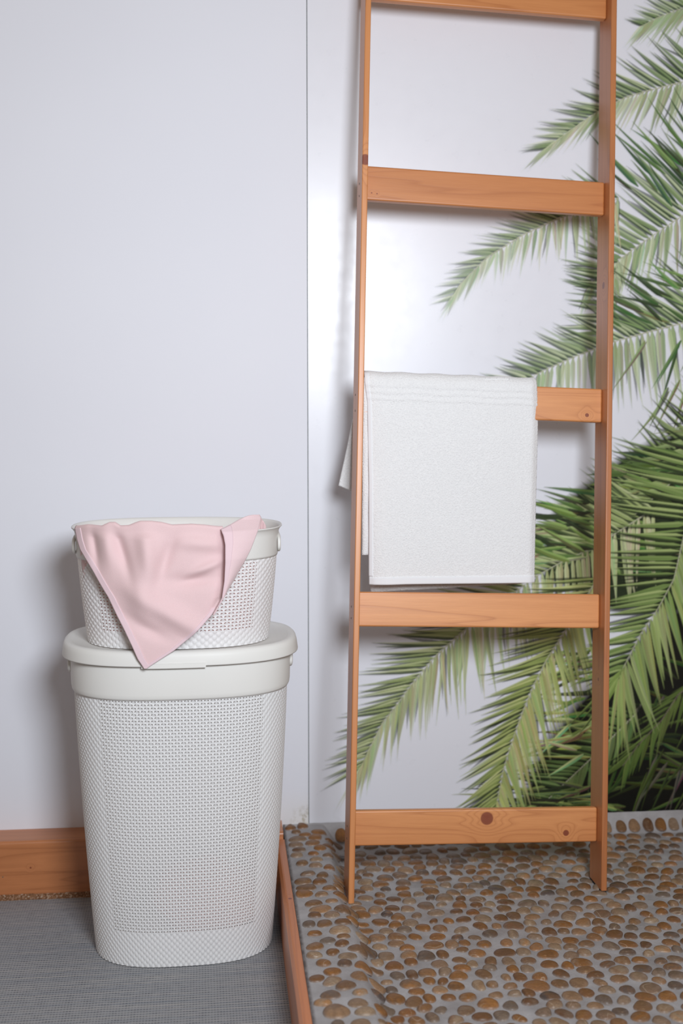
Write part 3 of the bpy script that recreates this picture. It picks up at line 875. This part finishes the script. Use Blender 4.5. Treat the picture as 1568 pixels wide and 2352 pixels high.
def knit(name, a0, b0, a1, b1, z0, z1, n_exp, cols, rows, m, parent, hole_x, hole_rows, res=6, vres=6, big=1.0, flare=0.0):
    """a0,b0 half axes at z0; a1,b1 at z1; beads staggered column by column, slits between them at the front"""
    us, flags = [], []
    for c in range(cols):
        x, y = outline(1, b1 / a1, n_exp, np.array([(c + 0.5) / cols]))
        front = y[0] < 0
        xx = x[0] * a1
        if front and abs(xx) < hole_x + 0.012: k = [0, 0.12, 0.25, 0.42, 0.58, 0.75, 0.88]
        elif y[0] < 0.35 * b1 / a1: k = [0, 0.2, 0.4, 0.6, 0.8]
        else: k = [0, 0.5]
        for q in k:
            us.append(c + q); flags.append(front and abs(xx) < hole_x)
    us = np.array(us); flags = np.array(flags)
    vk = np.array([0, 0.2, 0.39, 0.61, 0.8])
    vs = np.append((np.arange(rows)[:, None] + vk[None]).ravel(), rows)
    U, Vv = np.meshgrid(us, vs)
    # tilt the grid round every slit so that the slits lean as they should
    bi = np.round(U); bj = np.floor(Vv) + 0.5
    sg = np.where(np.floor(bi - 0.5) % 2 == np.floor(bj) % 2, 1.0, -1.0)
    wgt = np.clip(1 - np.abs(Vv - bj) / 0.5, 0, 1) * np.clip(1 - (np.abs(U - bi) / 0.5) ** 2, 0, 1)
    Vw = Vv + sg * 0.42 * (U - bi) * wgt
    # relief: distance to bead centres (integer + 0.5 columns), staggered
    def bead(cu, cv):
        du = (U - cu) / 0.66; dv = (Vw - cv) / 0.74
        q = (np.abs(du) ** 2.3 + np.abs(dv) ** 2.3)
        return np.sqrt(np.clip(1 - q, 0, 1))
    best = np.zeros_like(U)
    ci = np.floor(U) + 0.5
    for dc in (-1, 0, 1):
        cu = ci + dc
        par = np.floor(cu) % 2
        base = np.round((Vw - par) / 2) * 2 + par
        best = np.maximum(best, bead(cu, base))
    rib = np.sqrt(np.clip(1 - ((U - ci) / 0.42) ** 2, 0, 1)) * 0.42
    h = np.maximum(best, rib)
    amp = 0.0021 * big
    t = Vw / rows
    A = a0 + (a1 - a0) * (t + flare * t * (1 - t)); B = b0 + (b1 - b0) * (t + flare * t * (1 - t))
    x1, y1 = outline(1, (b0 + b1) / (a0 + a1), n_exp, us / cols)
    y1 = y1 / ((b0 + b1) / (a0 + a1))
    e = 1e-3
    xp, yp = outline(1, (b0 + b1) / (a0 + a1), n_exp, us / cols + e); xm, ym = outline(1, (b0 + b1) / (a0 + a1), n_exp, us / cols - e)
    nx_, ny_ = (yp - ym), -(xp - xm)
    L = np.hypot(nx_, ny_); nx_ /= L; ny_ /= L
    X = A * x1 + nx_ * amp * (h - 1.0); Y = B * y1 + ny_ * amp * (h - 1.0)
    Z = z0 + (z1 - z0) * t
    V = np.stack([X.ravel(), Y.ravel(), Z.ravel()], -1)
    F = grid_faces(len(us), len(vs), True)
    # slits
    nU = len(us)
    cu = us + np.diff(np.append(us, cols)) / 2
    cv = vs[:-1] + np.diff(vs) / 2
    CU, CV = np.meshgrid(cu, cv)
    bi = np.round(CU); bj = np.floor(CV) + 0.5
    du = CU - bi; dv = CV - bj
    hole = (np.abs(du) < 0.25) & (np.abs(dv) < 0.11) & (CV > hole_rows[0]) & (CV < hole_rows[1])
    fl_ = np.broadcast_to(flags & np.roll(flags, 1), hole.shape)
    keep = ~(hole & fl_)
    return mesh_obj(name, V, F[keep.ravel()], m, parent)

HX, HY = -0.0755, 2.312
HN = 2.75
hamper = thing('laundry_hamper', 'tall white lidded laundry hamper with woven-look plastic sides on the grey floor', 'hamper', (HX, HY, 0), math.radians(-1.5) * -1)
knit('woven_body', 0.172, 0.136, 0.2035, 0.1545, 0.0015, 0.519, HN, 200, 86, M_PLASTIC, hamper, 0.150, (11, 85), flare=0.35)
lathe_oval('base', [(0.165, 0.129, 0.002), (0.168, 0.132, 0.003), (0.167, 0.131, 0.03), (0.160, 0.124, 0.03)], HN, M_PLASTIC2, hamper, cap_top=True, cap_bottom=True)
collar = lathe_oval('collar', [(0.2010, 0.1520, 0.5125), (0.2055, 0.1565, 0.5130), (0.2072, 0.1582, 0.5165), (0.2082, 0.1590, 0.5230),
                      (0.2100, 0.1610, 0.5800), (0.2080, 0.159, 0.5960), (0.2055, 0.1565, 0.5960), (0.2040, 0.155, 0.520), (0.2010, 0.1520, 0.5125)], HN, M_PLASTIC2, hamper)
# lid
lid = lathe_oval('lid', [(0.2195, 0.1665, 0.5785), (0.2240, 0.1710, 0.5780), (0.2242, 0.1712, 0.5800), (0.2222, 0.1692, 0.5950), (0.2205, 0.1675, 0.6015),
                         (0.2170, 0.1640, 0.6048), (0.2110, 0.1580, 0.6052), (0.2040, 0.1510, 0.6040), (0.2020, 0.1490, 0.6030), (0.17, 0.120, 0.6030), (0.02, 0.015, 0.6030)],
                 2.6, M_PLASTIC2, hamper, N=200, cap_top=True)
mod = lid.modifiers.new('thick', 'SOLIDIFY'); mod.thickness = 0.002; mod.offset = -1
# pull lip under the front edge of the lid
def strip_on_oval(name, a, b, n_exp, f0, f1, prof, m, parent, N=40):
    """prof: list of (outward, z) closed loop swept along part of an oval"""
    fr = np.linspace(f0, f1, N)
    x, y = outline(a, b, n_exp, fr); x2, y2 = outline(a, b, n_exp, fr + 1e-3); x3, y3 = outline(a, b, n_exp, fr - 1e-3)
    nx_, ny_ = y2 - y3, -(x2 - x3); L = np.hypot(nx_, ny_); nx_ /= L; ny_ /= L
    K = len(prof); V = []
    for i in range(N):
        for (o_, z) in prof:
            V.append((x[i] + nx_[i] * o_, y[i] + ny_[i] * o_, z))
    F = []
    for i in range(N - 1):
        for k in range(K):
            k2 = (k + 1) % K
            F.append((i * K + k, (i + 1) * K + k, (i + 1) * K + k2, i * K + k2))
    F.append(tuple(range(K))[::-1]); F.append(tuple((N - 1) * K + k for k in range(K)))
    return mesh_obj(name, V, F, m, parent, smooth=False)
strip_on_oval('pull_lip', 0.2242, 0.1712, 2.6, -0.054, 0.034, [(-0.004, 0.5745), (0.0006, 0.5748), (0.0010, 0.5760), (0.0007, 0.5835), (-0.003, 0.5845)], M_PLASTIC2, lid)
# oval grip frames on the short sides
def grip(parent, name, a, zc, hw, hz, tube, m, side, lean=0.0):
    K, N = 8, 40
    V = []
    for i in range(N):
        t = 2 * math.pi * i / N
        cy, cz = hw * math.copysign(abs(math.cos(t)) ** 0.7, math.cos(t)), hz * math.copysign(abs(math.sin(t)) ** 0.7, math.sin(t))
        for k in range(K):
            p = 2 * math.pi * k / K
            rr = tube * math.cos(p)
            V.append((side * (a + lean * cz + tube * 0.9 * math.sin(p)), cy + rr * math.cos(t), zc + cz + rr * math.sin(t)))
    V = np.array(V)
    F = []
    for i in range(N):
        i2 = (i + 1) % N
        for k in range(K):
            k2 = (k + 1) % K
            F.append((i * K + k, i2 * K + k, i2 * K + k2, i * K + k2))
    return mesh_obj(name, V, F, m, parent)
for s in (-1, 1):
    grip(hamper, 'side_grip', 0.2085, 0.562, 0.045, 0.018, 0.0042, M_PLASTIC2, s)

# cloths lying inside the hamper show faintly through the slits
def crumple(name, cx, cy, cz, rx, ry, rz, seed, m, label, cat):
    nu, nv = 60, 30
    u = np.linspace(0, 2 * np.pi, nu, endpoint=False); v = np.linspace(-np.pi / 2, np.pi / 2, nv)
    U, Vv = np.meshgrid(u, v)
    f = snoise(seed, 9, 2.2)(U * 1.5 + np.sin(U), Vv * 3)
    f = f * (0.5 + 0.5 * np.cos(U * 0))
    q = 1 + 0.22 * f * np.cos(Vv)
    X = rx * np.cos(Vv) * np.cos(U) * q; Y = ry * np.cos(Vv) * np.sin(U) * q; Z = np.maximum(rz * np.sin(Vv) * q, -rz * 0.75)
    V = np.stack([X.ravel(), Y.ravel(), Z.ravel()], -1)
    o = mesh_obj(name, V, grid_faces(nu, nv, True), m)
    o.location = (cx, cy, cz)
    return tag(o, label, cat)
crumple('cloth', HX + 0.045, HY - 0.015, 0.085, 0.100, 0.105, 0.068, 4, M_LOOSE, 'crumpled pink cloth seen faintly through the lower slits of the tall hamper', 'cloth')

# small basket
KX, KY, KZ = -0.0790, 2.297, 0.6032
KN = 2.5
basket = thing('storage_basket', 'small open white woven-look basket standing on the hamper lid', 'basket', (KX, KY, KZ), 0)
knit('woven_body', 0.1715, 0.1300, 0.1880, 0.1390, 0.0012, 0.163, KN, 138, 27, M_PLASTIC_S, basket, 0.150, (5, 26.6), big=1.12, flare=0.3)
lathe_oval('base', [(0.165, 0.123, 0.002), (0.167, 0.125, 0.003), (0.166, 0.124, 0.012), (0.158, 0.116, 0.012)], KN, M_PLASTIC_S, basket, cap_top=True, cap_bottom=True)
lathe_oval('collar', [(0.1860, 0.1370, 0.1600), (0.1890, 0.1400, 0.1600), (0.1900, 0.1412, 0.1640), (0.1908, 0.1420, 0.2000), (0.1925, 0.1437, 0.2080),
                      (0.1962, 0.1474, 0.2135), (0.1975, 0.1487, 0.2142), (0.1975, 0.1487, 0.2160), (0.1955, 0.1467, 0.2163), (0.1915, 0.1427, 0.2120), (0.1890, 0.1400, 0.2020), (0.1872, 0.1382, 0.16), (0.1860, 0.1370, 0.1600)],
           KN, M_PLASTIC2, basket, N=200)
for s in (-1, 1):
    grip(basket, 'side_grip', 0.1905, 0.182, 0.048, 0.015, 0.0035, M_PLASTIC2, s)

# ---------------------------------------------------------------- pink towel
def sheet(name, P, m, parent=None, thick=0.002, uvscale=1.0):
    """P: (rows, cols, 3) grid -> cloth with thickness and a metric UV map"""
    nv, nu, _ = P.shape
    F = grid_faces(nu, nv)
    o = mesh_obj(name, P.reshape(-1, 3), F, m, parent)
    du = np.linalg.norm(np.diff(P, axis=1), axis=-1); dv = np.linalg.norm(np.diff(P, axis=0), axis=-1)
    U = P[..., 0] - P[..., 0].min(); Vv = np.concatenate([np.zeros((1, nu)), np.cumsum(dv.mean(1))[:, None].repeat(nu, 1)])
    uv = o.data.uv_layers.new(name='cloth')
    idx = F.ravel()
    uv.data.foreach_set('uv', np.stack([U.ravel()[idx], Vv.ravel()[idx]], -1).astype(np.float32).ravel())
    if thick:
        md = o.modifiers.new('thick', 'SOLIDIFY'); md.thickness = thick; md.offset = 0
    return o

pink = thing('pink_towel', 'pale pink towel hanging in a point over the rim of the small white basket', 'towel', (KX, KY - 0.15, KZ + 0.21))
PO = np.array([KX, KY - 0.15, KZ + 0.21])
def rim_y(x, off=0.007):
    """y of the rim's outer front at world x"""
    a, b = 0.1975 + off, 0.1487 + off
    q = np.clip(np.abs((np.asarray(x) - KX) / a), 0, 0.9995)
    return KY - b * (1 - q ** KN) ** (1 / KN)
PL = [(-0.2603, 0.8223), (-0.2562, 0.8038), (-0.2503, 0.7871), (-0.2378, 0.7686), (-0.2257, 0.7499), (-0.2114, 0.7256), (-0.1982, 0.7043), (-0.1829, 0.6719), (-0.1677, 0.6424), (-0.1563, 0.6189), (-0.1466, 0.5953), (-0.1352, 0.5771)]
PR = [(0.0061, 0.8255), (0.009, 0.805), (0.0102, 0.7656), (0.0084, 0.7341), (0.0035, 0.7028), (-0.0108, 0.6773), (-0.0281, 0.6582), (-0.0516, 0.6344), (-0.0828, 0.609), (-0.1219, 0.5842), (-0.1321, 0.5771)]
PT = [(-0.2585, 0.8226), (-0.2366, 0.827), (-0.2104, 0.8261), (-0.1959, 0.8329), (-0.1864, 0.8331), (-0.1763, 0.8271), (-0.1608, 0.8281), (-0.1476, 0.8336), (-0.1398, 0.836), (-0.1222, 0.836), (-0.103, 0.8336), (-0.0839, 0.8287), (-0.0494, 0.8299), (-0.0263, 0.8279), (0.0007, 0.8241)]
FL = [(0.003, 0.8256), (0.0076, 0.8145), (0.0105, 0.7986), (0.0102, 0.7656), (0.0084, 0.7341), (0.0035, 0.7028), (-0.0092, 0.678), (-0.0202, 0.6643)]
FR = [(0.0725, 0.8465), (0.0757, 0.8407), (0.0691, 0.8214), (0.0553, 0.7883), (0.0432, 0.7661), (0.0272, 0.7394), (0.0113, 0.7126), (-0.0045, 0.6889), (-0.0187, 0.6642)]

def pink_towel():
    ztop = KZ + 0.2185
    zt = np.array(PL)[:, 1]
    # left and right borders as functions of z (world metres)
    zl, xl = np.array(PL)[::-1, 1], np.array(PL)[::-1, 0]
    zr, xr = np.array(PR)[::-1, 1], np.array(PR)[::-1, 0]
    tip = PL[-1][1]
    nv, nu = 150, 120
    v = np.linspace(0, 1, nv); u = np.linspace(0, 1, nu)
    zz = (ztop + 0.001) + (tip - ztop - 0.001) * v
    XL = np.interp(zz, zl, xl); XR = np.interp(zz, zr, xr)
    X = XL[:, None] + (XR - XL)[:, None] * u[None]
    Z = np.repeat(zz[:, None], nu, 1)
    # bumps along the top edge
    top = np.interp(X[0], [p[0] for p in PT], [p[1] for p in PT]) - ztop
    k = np.clip(1 - v / 0.12, 0, 1) ** 2
    Z = Z + k[:, None] * top[None]
    Y = rim_y(X)
    d = (ztop - Z)
    g = lambda cx, sx, cz, sz, th=0.0: np.exp(-((((X - cx) * math.cos(th) + (Z - cz) * math.sin(th)) / sx) ** 2) - ((-(X - cx) * math.sin(th) + (Z - cz) * math.cos(th)) / sz) ** 2)
    F_ = 0.016 * g(-0.128, 0.017, 0.785, 0.055, 0.10)
    F_ += 0.011 * g(-0.140, 0.022, 0.71, 0.06, 0.15)
    F_ -= 0.009 * g(-0.095, 0.012, 0.775, 0.045, -0.35)
    F_ -= 0.010 * g(-0.050, 0.045, 0.735, 0.013, 0.05)
    F_ += 0.008 * g(-0.030, 0.045, 0.800, 0.013, -0.10)
    F_ += 0.008 * g(-0.025, 0.040, 0.757, 0.008, 0.40)
    F_ += 0.013 * g(-0.085, 0.080, 0.672, 0.018, -0.55)
    F_ -= 0.008 * g(-0.120, 0.060, 0.640, 0.013, -0.60)
    F_ -= 0.010 * g(-0.172, 0.010, 0.785, 0.045, 0.30)
    F_ += 0.008 * g(-0.200, 0.012, 0.80, 0.04, 0.15)
    F_ -= 0.009 * g(-0.222, 0.008, 0.795, 0.035, 0.15)
    F_ += 0.006 * g(-0.010, 0.03, 0.70, 0.04, 0.0)
    F_ -= 0.009 * np.exp(-((X - (XR[:, None] - 0.002)) / 0.008) ** 2) * np.clip((Z - 0.67) / 0.03, 0, 1)
    F_ += 0.0020 * snoise(8, 8, 45.0)(X, Z)
    soft = np.clip(d / 0.012, 0, 1)
    Y = Y - 0.002 - F_ * (0.35 + 0.65 * soft) - 0.004 * np.clip(d / 0.1, 0, 1)
    # keep clear of the lid's edge lower down
    kk = np.clip((0.655 - Z) / 0.045, 0, 1); kk = kk * kk * (3 - 2 * kk)
    Y = Y * (1 - kk) + np.minimum(Y, 2.1345) * kk
    # over the rim and down inside
    rows = []
    nb = 26
    for i in range(nb, 0, -1):
        t = i / nb
        an = min(t * 3.2, 1.0) * math.pi / 2
        yy = Y[0] + 0.0125 * (1 - math.cos(an)) + 0.004 * t + 0.016 * max(t - 0.3, 0)
        z_ = Z[0] + 0.0035 * math.sin(min(t * 6, 1) * math.pi / 2) - 0.10 * max(t - 0.22, 0) / 0.78
        xx = KX + (X[0] - KX) * (1 - 0.06 * t)
        rows.append(np.stack([xx, yy, np.full(nu, 0) + z_], -1))
    P = np.concatenate([np.array(rows), np.stack([X, Y, Z], -1)])
    sheet('drape', P - PO, M_PINK, pink, 0.0022)
    # smooth woven hem down the left edge and round the point
    base = np.stack([X, Y, Z], -1)
    hw = 0.0115
    hemrows = []
    for i in range(0, nv):
        w = XR[i] - XL[i]
        f = np.linspace(0, min(1.0, hw / max(w, 1e-4)), 7)
        row = np.stack([np.interp(f, u, base[i, :, k]) for k in range(3)], -1)
        row[:, 1] -= 0.0016
        row[:, 0] -= np.linspace(0.0006, 0, 7)
        hemrows.append(row)
    sheet('hem', np.array(hemrows) - PO, M_HEMP, pink, 0.0012)
    hemrows = []
    for i in range(int(nv * 0.56), nv):
        w = XR[i] - XL[i]
        f = np.linspace(max(0.0, 1 - 0.0085 / max(w, 1e-4)), 1.0, 5)
        row = np.stack([np.interp(f, u, base[i, :, k]) for k in range(3)], -1)
        row[:, 1] -= 0.0014
        hemrows.append(row)
    sheet('hem', np.array(hemrows) - PO, M_HEMP, pink, 0.0012)
    # turned-over flap on the right
    fl_l, fl_r = np.array(FL), np.array(FR)
    nv2, nu2 = 90, 34
    t = np.linspace(0, 0.93, nv2)
    def curve(C):
        L = np.concatenate([[0], np.cumsum(np.hypot(*np.diff(C, axis=0).T))]); L /= L[-1]
        return np.stack([np.interp(t, L, C[:, 0]), np.interp(t, L, C[:, 1])], -1)
    A, B = curve(fl_l), curve(fl_r)
    s = np.linspace(0, 1, nu2)
    XZ = A[:, None] * (1 - s)[None, :, None] + B[:, None] * s[None, :, None]
    X2, Z2 = XZ[..., 0], XZ[..., 1]
    Y2 = rim_y(X2) - 0.013 - 0.012 * np.clip((KZ + 0.22 - Z2) / 0.05, 0, 1) - 0.0025 * np.sin(s * 3.1)[None] 
    Y2 += 0.010 * (s[None] ** 2) * np.clip((KZ + 0.20 - Z2) / 0.05, 0, 1)
    Z2 = Z2 + 0.006 * np.sin(np.pi * s[None] ** 1.6) * np.clip(1 - t[:, None] / 0.12, 0, 1)
    up = np.clip((Z2 - (KZ + 0.217)) / 0.02, 0, 1)
    Y2 += 0.022 * up
    P2 = np.stack([X2, Y2, Z2], -1)
    sheet('flap', P2 - PO, M_PINK2, pink, 0.0022)
    H = P2[:80, :9].copy()
    H[..., 1] -= 0.0016; H[:, 0, 0] -= 0.0008
    sheet('hem', H - PO, M_HEMP, pink, 0.0012)
    # inner part falling back into the basket
    t3 = np.linspace(0, 1, 30); s3 = np.linspace(0, 1, 30)
    T3, S3 = np.meshgrid(t3, s3, indexing='ij')
    pk = FR[0]
    X3 = pk[0] - 0.006 + 0.018 * S3 + 0.003 * T3
    Z3 = pk[1] - 0.001 - 0.020 * S3 ** 1.6 - 0.055 * T3
    Y3 = rim_y(np.full_like(X3, pk[0])) + 0.018 + 0.012 * S3 + 0.018 * T3 + 0.002 * np.sin(S3 * 12 + T3 * 4)
    sheet('inner_fold', np.stack([X3, Y3, Z3], -1) - PO, M_PINK, pink, 0.002)
    # the rest of the towel heaped inside, against the woven front
    nu4, nv4 = 70, 24
    fr = np.linspace(-0.19, 0.19, nu4)
    rows = []
    for j in range(nv4):
        z = KZ + 0.020 + 0.135 * j / (nv4 - 1)
        t = (z - KZ) / 0.163
        a = 0.1715 + 0.0165 * t; b = 0.130 + 0.009 * t
        x, y = outline(a, b, KN, fr)
        wv = snoise(31, 9, 1.0)(x * 60, np.full_like(x, z * 60))
        off = 0.0085 + 0.008 * (wv + 0.6)
        k = 1 - off / np.hypot(x, y)
        rows.append(np.stack([KX + x * k, KY + y * k, np.full(nu4, z)], -1))
    inner = sheet('heap', np.array(rows) - PO, M_LOOSE, pink, 0.002)
pink_towel()

# ---------------------------------------------------------------- ladder
LO = Vector((0.2535, 2.2392, 0.080))
LYAW, LEAN, LROLL, LWID, LSET, LT, LD = 0.0193, 0.1224, 0.0344, 0.4956, 0.0296, 0.0118, 0.0734
U = Vector((1, 0, 0)); Vv_ = Vector((0, math.sin(LEAN), math.cos(LEAN)))
c, s = math.cos(LROLL), math.sin(LROLL)
U2 = U * c - Vv_ * s; V2 = U * s + Vv_ * c
Rz = Matrix.Rotation(LYAW, 3, 'Z')
U2, V2 = Rz @ U2, Rz @ V2
B2 = V2.cross(U2)              # local +y, away from the room
ladder = thing('ladder', 'orange-brown pine ladder leaning on the palm-print wall with a white towel over it', 'ladder')
ladder.matrix_world = Matrix(((U2.x, B2.x, V2.x, LO.x), (U2.y, B2.y, V2.y, LO.y), (U2.z, B2.z, V2.z, LO.z), (0, 0, 0, 1)))
def wz(u, d, v):
    return LO.z + U2.z * u + B2.z * d + V2.z * v
W_RAIL = wood('rail_pine_a', 'z', LW, DW, [(-0.006, 0.0, 1.462, 0.012)], 1.3, 0.8)
W_RAIL2 = wood('rail_pine_b', 'z', LR, DR, [(LWID, 0.030, 1.24, 0.008), (LWID, 0.033, 0.435, 0.004)], 8.3, 0.8)
FOOTZ = ZF + 0.0045
for (u0, u1, m) in ((-LT, 0.0, W_RAIL), (LWID, LWID + LT, W_RAIL2)):
    V = []
    for v_top in (False, True):
        for (u, d) in ((u0, 0), (u1, 0), (u1, LD), (u0, LD)):
            v = 2.26 if v_top else (FOOTZ - LO.z - U2.z * u - B2.z * d) / V2.z
            V.append((u, d, v))
    F = [(0, 3, 2, 1), (4, 5, 6, 7), (0, 1, 5, 4), (1, 2, 6, 5), (2, 3, 7, 6), (3, 0, 4, 7)]
    o = mesh_obj('rail', V, F, m, ladder, smooth=False)
    bevel_mod(o, 0.0022, 3)
M_RUB = NT('black_rubber').set(Base_Color=rgba((30, 28, 27)), Roughness=0.8)  # dark rubber caps, also added to darken the contact under the feet
for (u0, u1) in ((-LT, 0.0), (LWID, LWID + LT)):
    V = []
    for dz in (-0.0035, 0.0004):
        for (u, d) in ((u0 + 0.0008, 0.001), (u1 - 0.0008, 0.001), (u1 - 0.0008, LD - 0.001), (u0 + 0.0008, LD - 0.001)):
            V.append((u, d, (FOOTZ + dz - LO.z - U2.z * u - B2.z * d) / V2.z))
    F = [(0, 3, 2, 1), (4, 5, 6, 7), (0, 1, 5, 4), (1, 2, 6, 5), (2, 3, 7, 6), (3, 0, 4, 7)]
    mesh_obj('foot_pad', V, F, M_RUB, ladder, smooth=False)
RH, RT = 0.0690, 0.018
RUNGS = [  # top at left end, top at right end, knots, seed
    (0.1735, 0.1775, [(0.268, 0.157, 0.0140), (0.431, 0.127, 0.0066)], 2.2),
    (0.6050, 0.6075, [], 5.7), (1.0290, 1.0270, [(0.464, 0.972, 0.0045)], 9.1),
    (1.4600, 1.4545, [(0.012, 1.405, 0.0016), (0.023, 1.404, 0.0016)], 12.4), (1.8700, 1.8650, [], 15.2), (2.24, 2.24, [], 17.0)]
for i, (vl, vr, kn, sd) in enumerate(RUNGS):
    V = []
    hh = RH
    for (dv) in (-hh, 0.0):
        for (u, d) in ((0.0, LSET), (LWID, LSET), (LWID, LSET + RT), (0.0, LSET + RT)):
            V.append((u, d, (vl if u == 0 else vr) + dv))
    F = [(0, 3, 2, 1), (4, 5, 6, 7), (0, 1, 5, 4), (1, 2, 6, 5), (2, 3, 7, 6), (3, 0, 4, 7)]
    o = mesh_obj('rung', V, F, wood('rung_pine', 'x', LW, DW, [(a, LSET, b, r_) for a, b, r_ in kn], sd, 1.1), ladder, smooth=False)
    bevel_mod(o, 0.0038, 3)
# small screw heads on the outer side of the left rail
for v in (0.142, 0.118, 0.575, 0.552, 0.998, 0.966, 1.425, 1.40):
    a = np.linspace(0, 2 * np.pi, 9)[:-1]
    V = [(-LT - 0.0004, LSET + 0.009 + 0.0022 * math.cos(t), v + 0.0022 * math.sin(t)) for t in a] + [(-LT + 0.001, LSET + 0.009 + 0.0022 * math.cos(t), v + 0.0022 * math.sin(t)) for t in a]
    F = [tuple(range(8))] + [(i, 8 + i, 8 + (i + 1) % 8, (i + 1) % 8) for i in range(8)]
    mesh_obj('screw', V, F, M_DARK, ladder)

# ---------------------------------------------------------------- white towel over the third rung
TY, TZ = 2.384, 1.1085
TO = np.array([0.46, 2.40, 1.10])
wt = thing('white_towel', 'folded white terry towel draped over the middle rung of the ladder', 'towel', tuple(TO))
def wtowel():
    nu = 130
    s = np.linspace(0, 1, nu)
    zt_l, zt_r = 1.1115, 1.0985
    rr = 0.020
    # front: from hem up and over the rung, then down behind
    nf = 170
    rows = []
    zb_l, zb_r = 0.6850, 0.6825
    ztop = zt_l + (zt_r - zt_l) * s
    wave = snoise(14, 7, 1.0)
    for i in range(nf + 1):
        t = i / nf
        z = (zb_l + (zb_r - zb_l) * s) * (1 - t) + (ztop - rr) * t
        xl = np.interp(z[0], [0.68, 0.9, 1.05, 1.10], [0.2995, 0.2990, 0.2960, 0.2895]); xr = np.interp(z[-1], [0.68, 1.0, 1.09], [0.6420, 0.6455, 0.6420])
        x = xl + (xr - xl) * s
        y = TY + 0.0193 * (x - 0.3) + 0.0022 * wave(x * 14, z * 9)
        y -= 0.006 * np.exp(-((x - 0.335 - (z - 0.69) * -0.12) / 0.03) ** 2) * np.clip(1 - (z - 0.68) / 0.3, 0, 1)
        y -= 0.004 * (1 - t) ** 2
        y += 0.004 * np.exp(-((s - 0) / 0.02) ** 2) + 0.008 * np.exp(-((1 - s) / 0.022) ** 2)
        # raised woven bands near the fold
        for zc in (0.012, 0.026, 0.039, 0.052):
            off = ztop - z
            y -= 0.0016 * np.exp(-((off - zc - 0.001 * np.sin(x * 60)) / 0.0022) ** 2)
        z2 = z
        rows.append(np.stack([x, y, z2], -1))
    last = rows[-1]
    for i in range(1, 15):
        an = math.pi * i / 14
        p = last.copy()
        p[:, 1] = last[:, 1] + rr * (1 - math.cos(an)); p[:, 2] = last[:, 2] + rr * math.sin(an) + 0.0008 * np.sin(last[:, 0] * 90)
        rows.append(p)
    top_back = rows[-1]
    nbk = 60
    for i in range(1, nbk + 1):
        t = i / nbk
        p = top_back.copy()
        zb = 0.662 + 0.012 * s
        p[:, 2] = top_back[:, 2] * (1 - t) + zb * t
        p[:, 1] += 0.004 * t + 0.003 * wave(p[:, 0] * 10 + 3, p[:, 2] * 7)
        p[:, 0] += (0.018 * (1 - s) - 0.012 * s) * t
        rows.append(p)
    P = np.array(rows)
    sheet('terry_cloth', P - TO, M_TERRY, wt, 0.0042)
    # smooth hem along the lower edge, and the narrow bound side edge
    H = P[:7].copy(); H[..., 1] -= 0.0012
    sheet('hem', H - TO, M_HEMW, wt, 0.0048)
    E_ = P[7:nf + 6, :4].copy(); E_[..., 1] -= 0.0008; E_[..., 0] -= 0.0006
    sheet('side_binding', E_ - TO, M_HEMW, wt, 0.0046)
    # second layer of the fold
    n1, n2 = 90, 50
    T, S_ = np.meshgrid(np.linspace(0, 1, n1), np.linspace(0, 1, n2), indexing='ij')
    z = 0.744 + (1.100 - 0.744) * T
    x = np.interp(z, [0.74, 0.9, 1.09], [0.2855, 0.2860, 0.2860]) + 0.30 * S_
    y = TY + 0.0052 + 0.0193 * (x - 0.3) + 0.001 * np.sin(z * 70) * (1 - S_)
    P1 = np.stack([x, y, z], -1)
    sheet('folded_layer', P1 - TO, M_TERRY, wt, 0.0042)
    # rear corner that swings out behind the left rail
    T, S_ = np.meshgrid(np.linspace(0, 1, 60), np.linspace(0, 1, 40), indexing='ij')
    zt = 1.085
    zb = 0.880 - 0.075 * S_ 
    z = zt + (zb - zt) * T
    xl = np.interp(T, [0, 0.35, 0.6, 1.0], [0.290, 0.272, 0.262, 0.2445])
    x = xl + (0.42 - xl) * S_
    y = 2.437 + 0.018 * T * (1 - S_) + 0.004 * np.sin(S_ * 9)
    P3 = np.stack([x, y, z], -1)
    sheet('rear_corner', P3 - TO, M_TERRY, wt, 0.004)
wtowel()
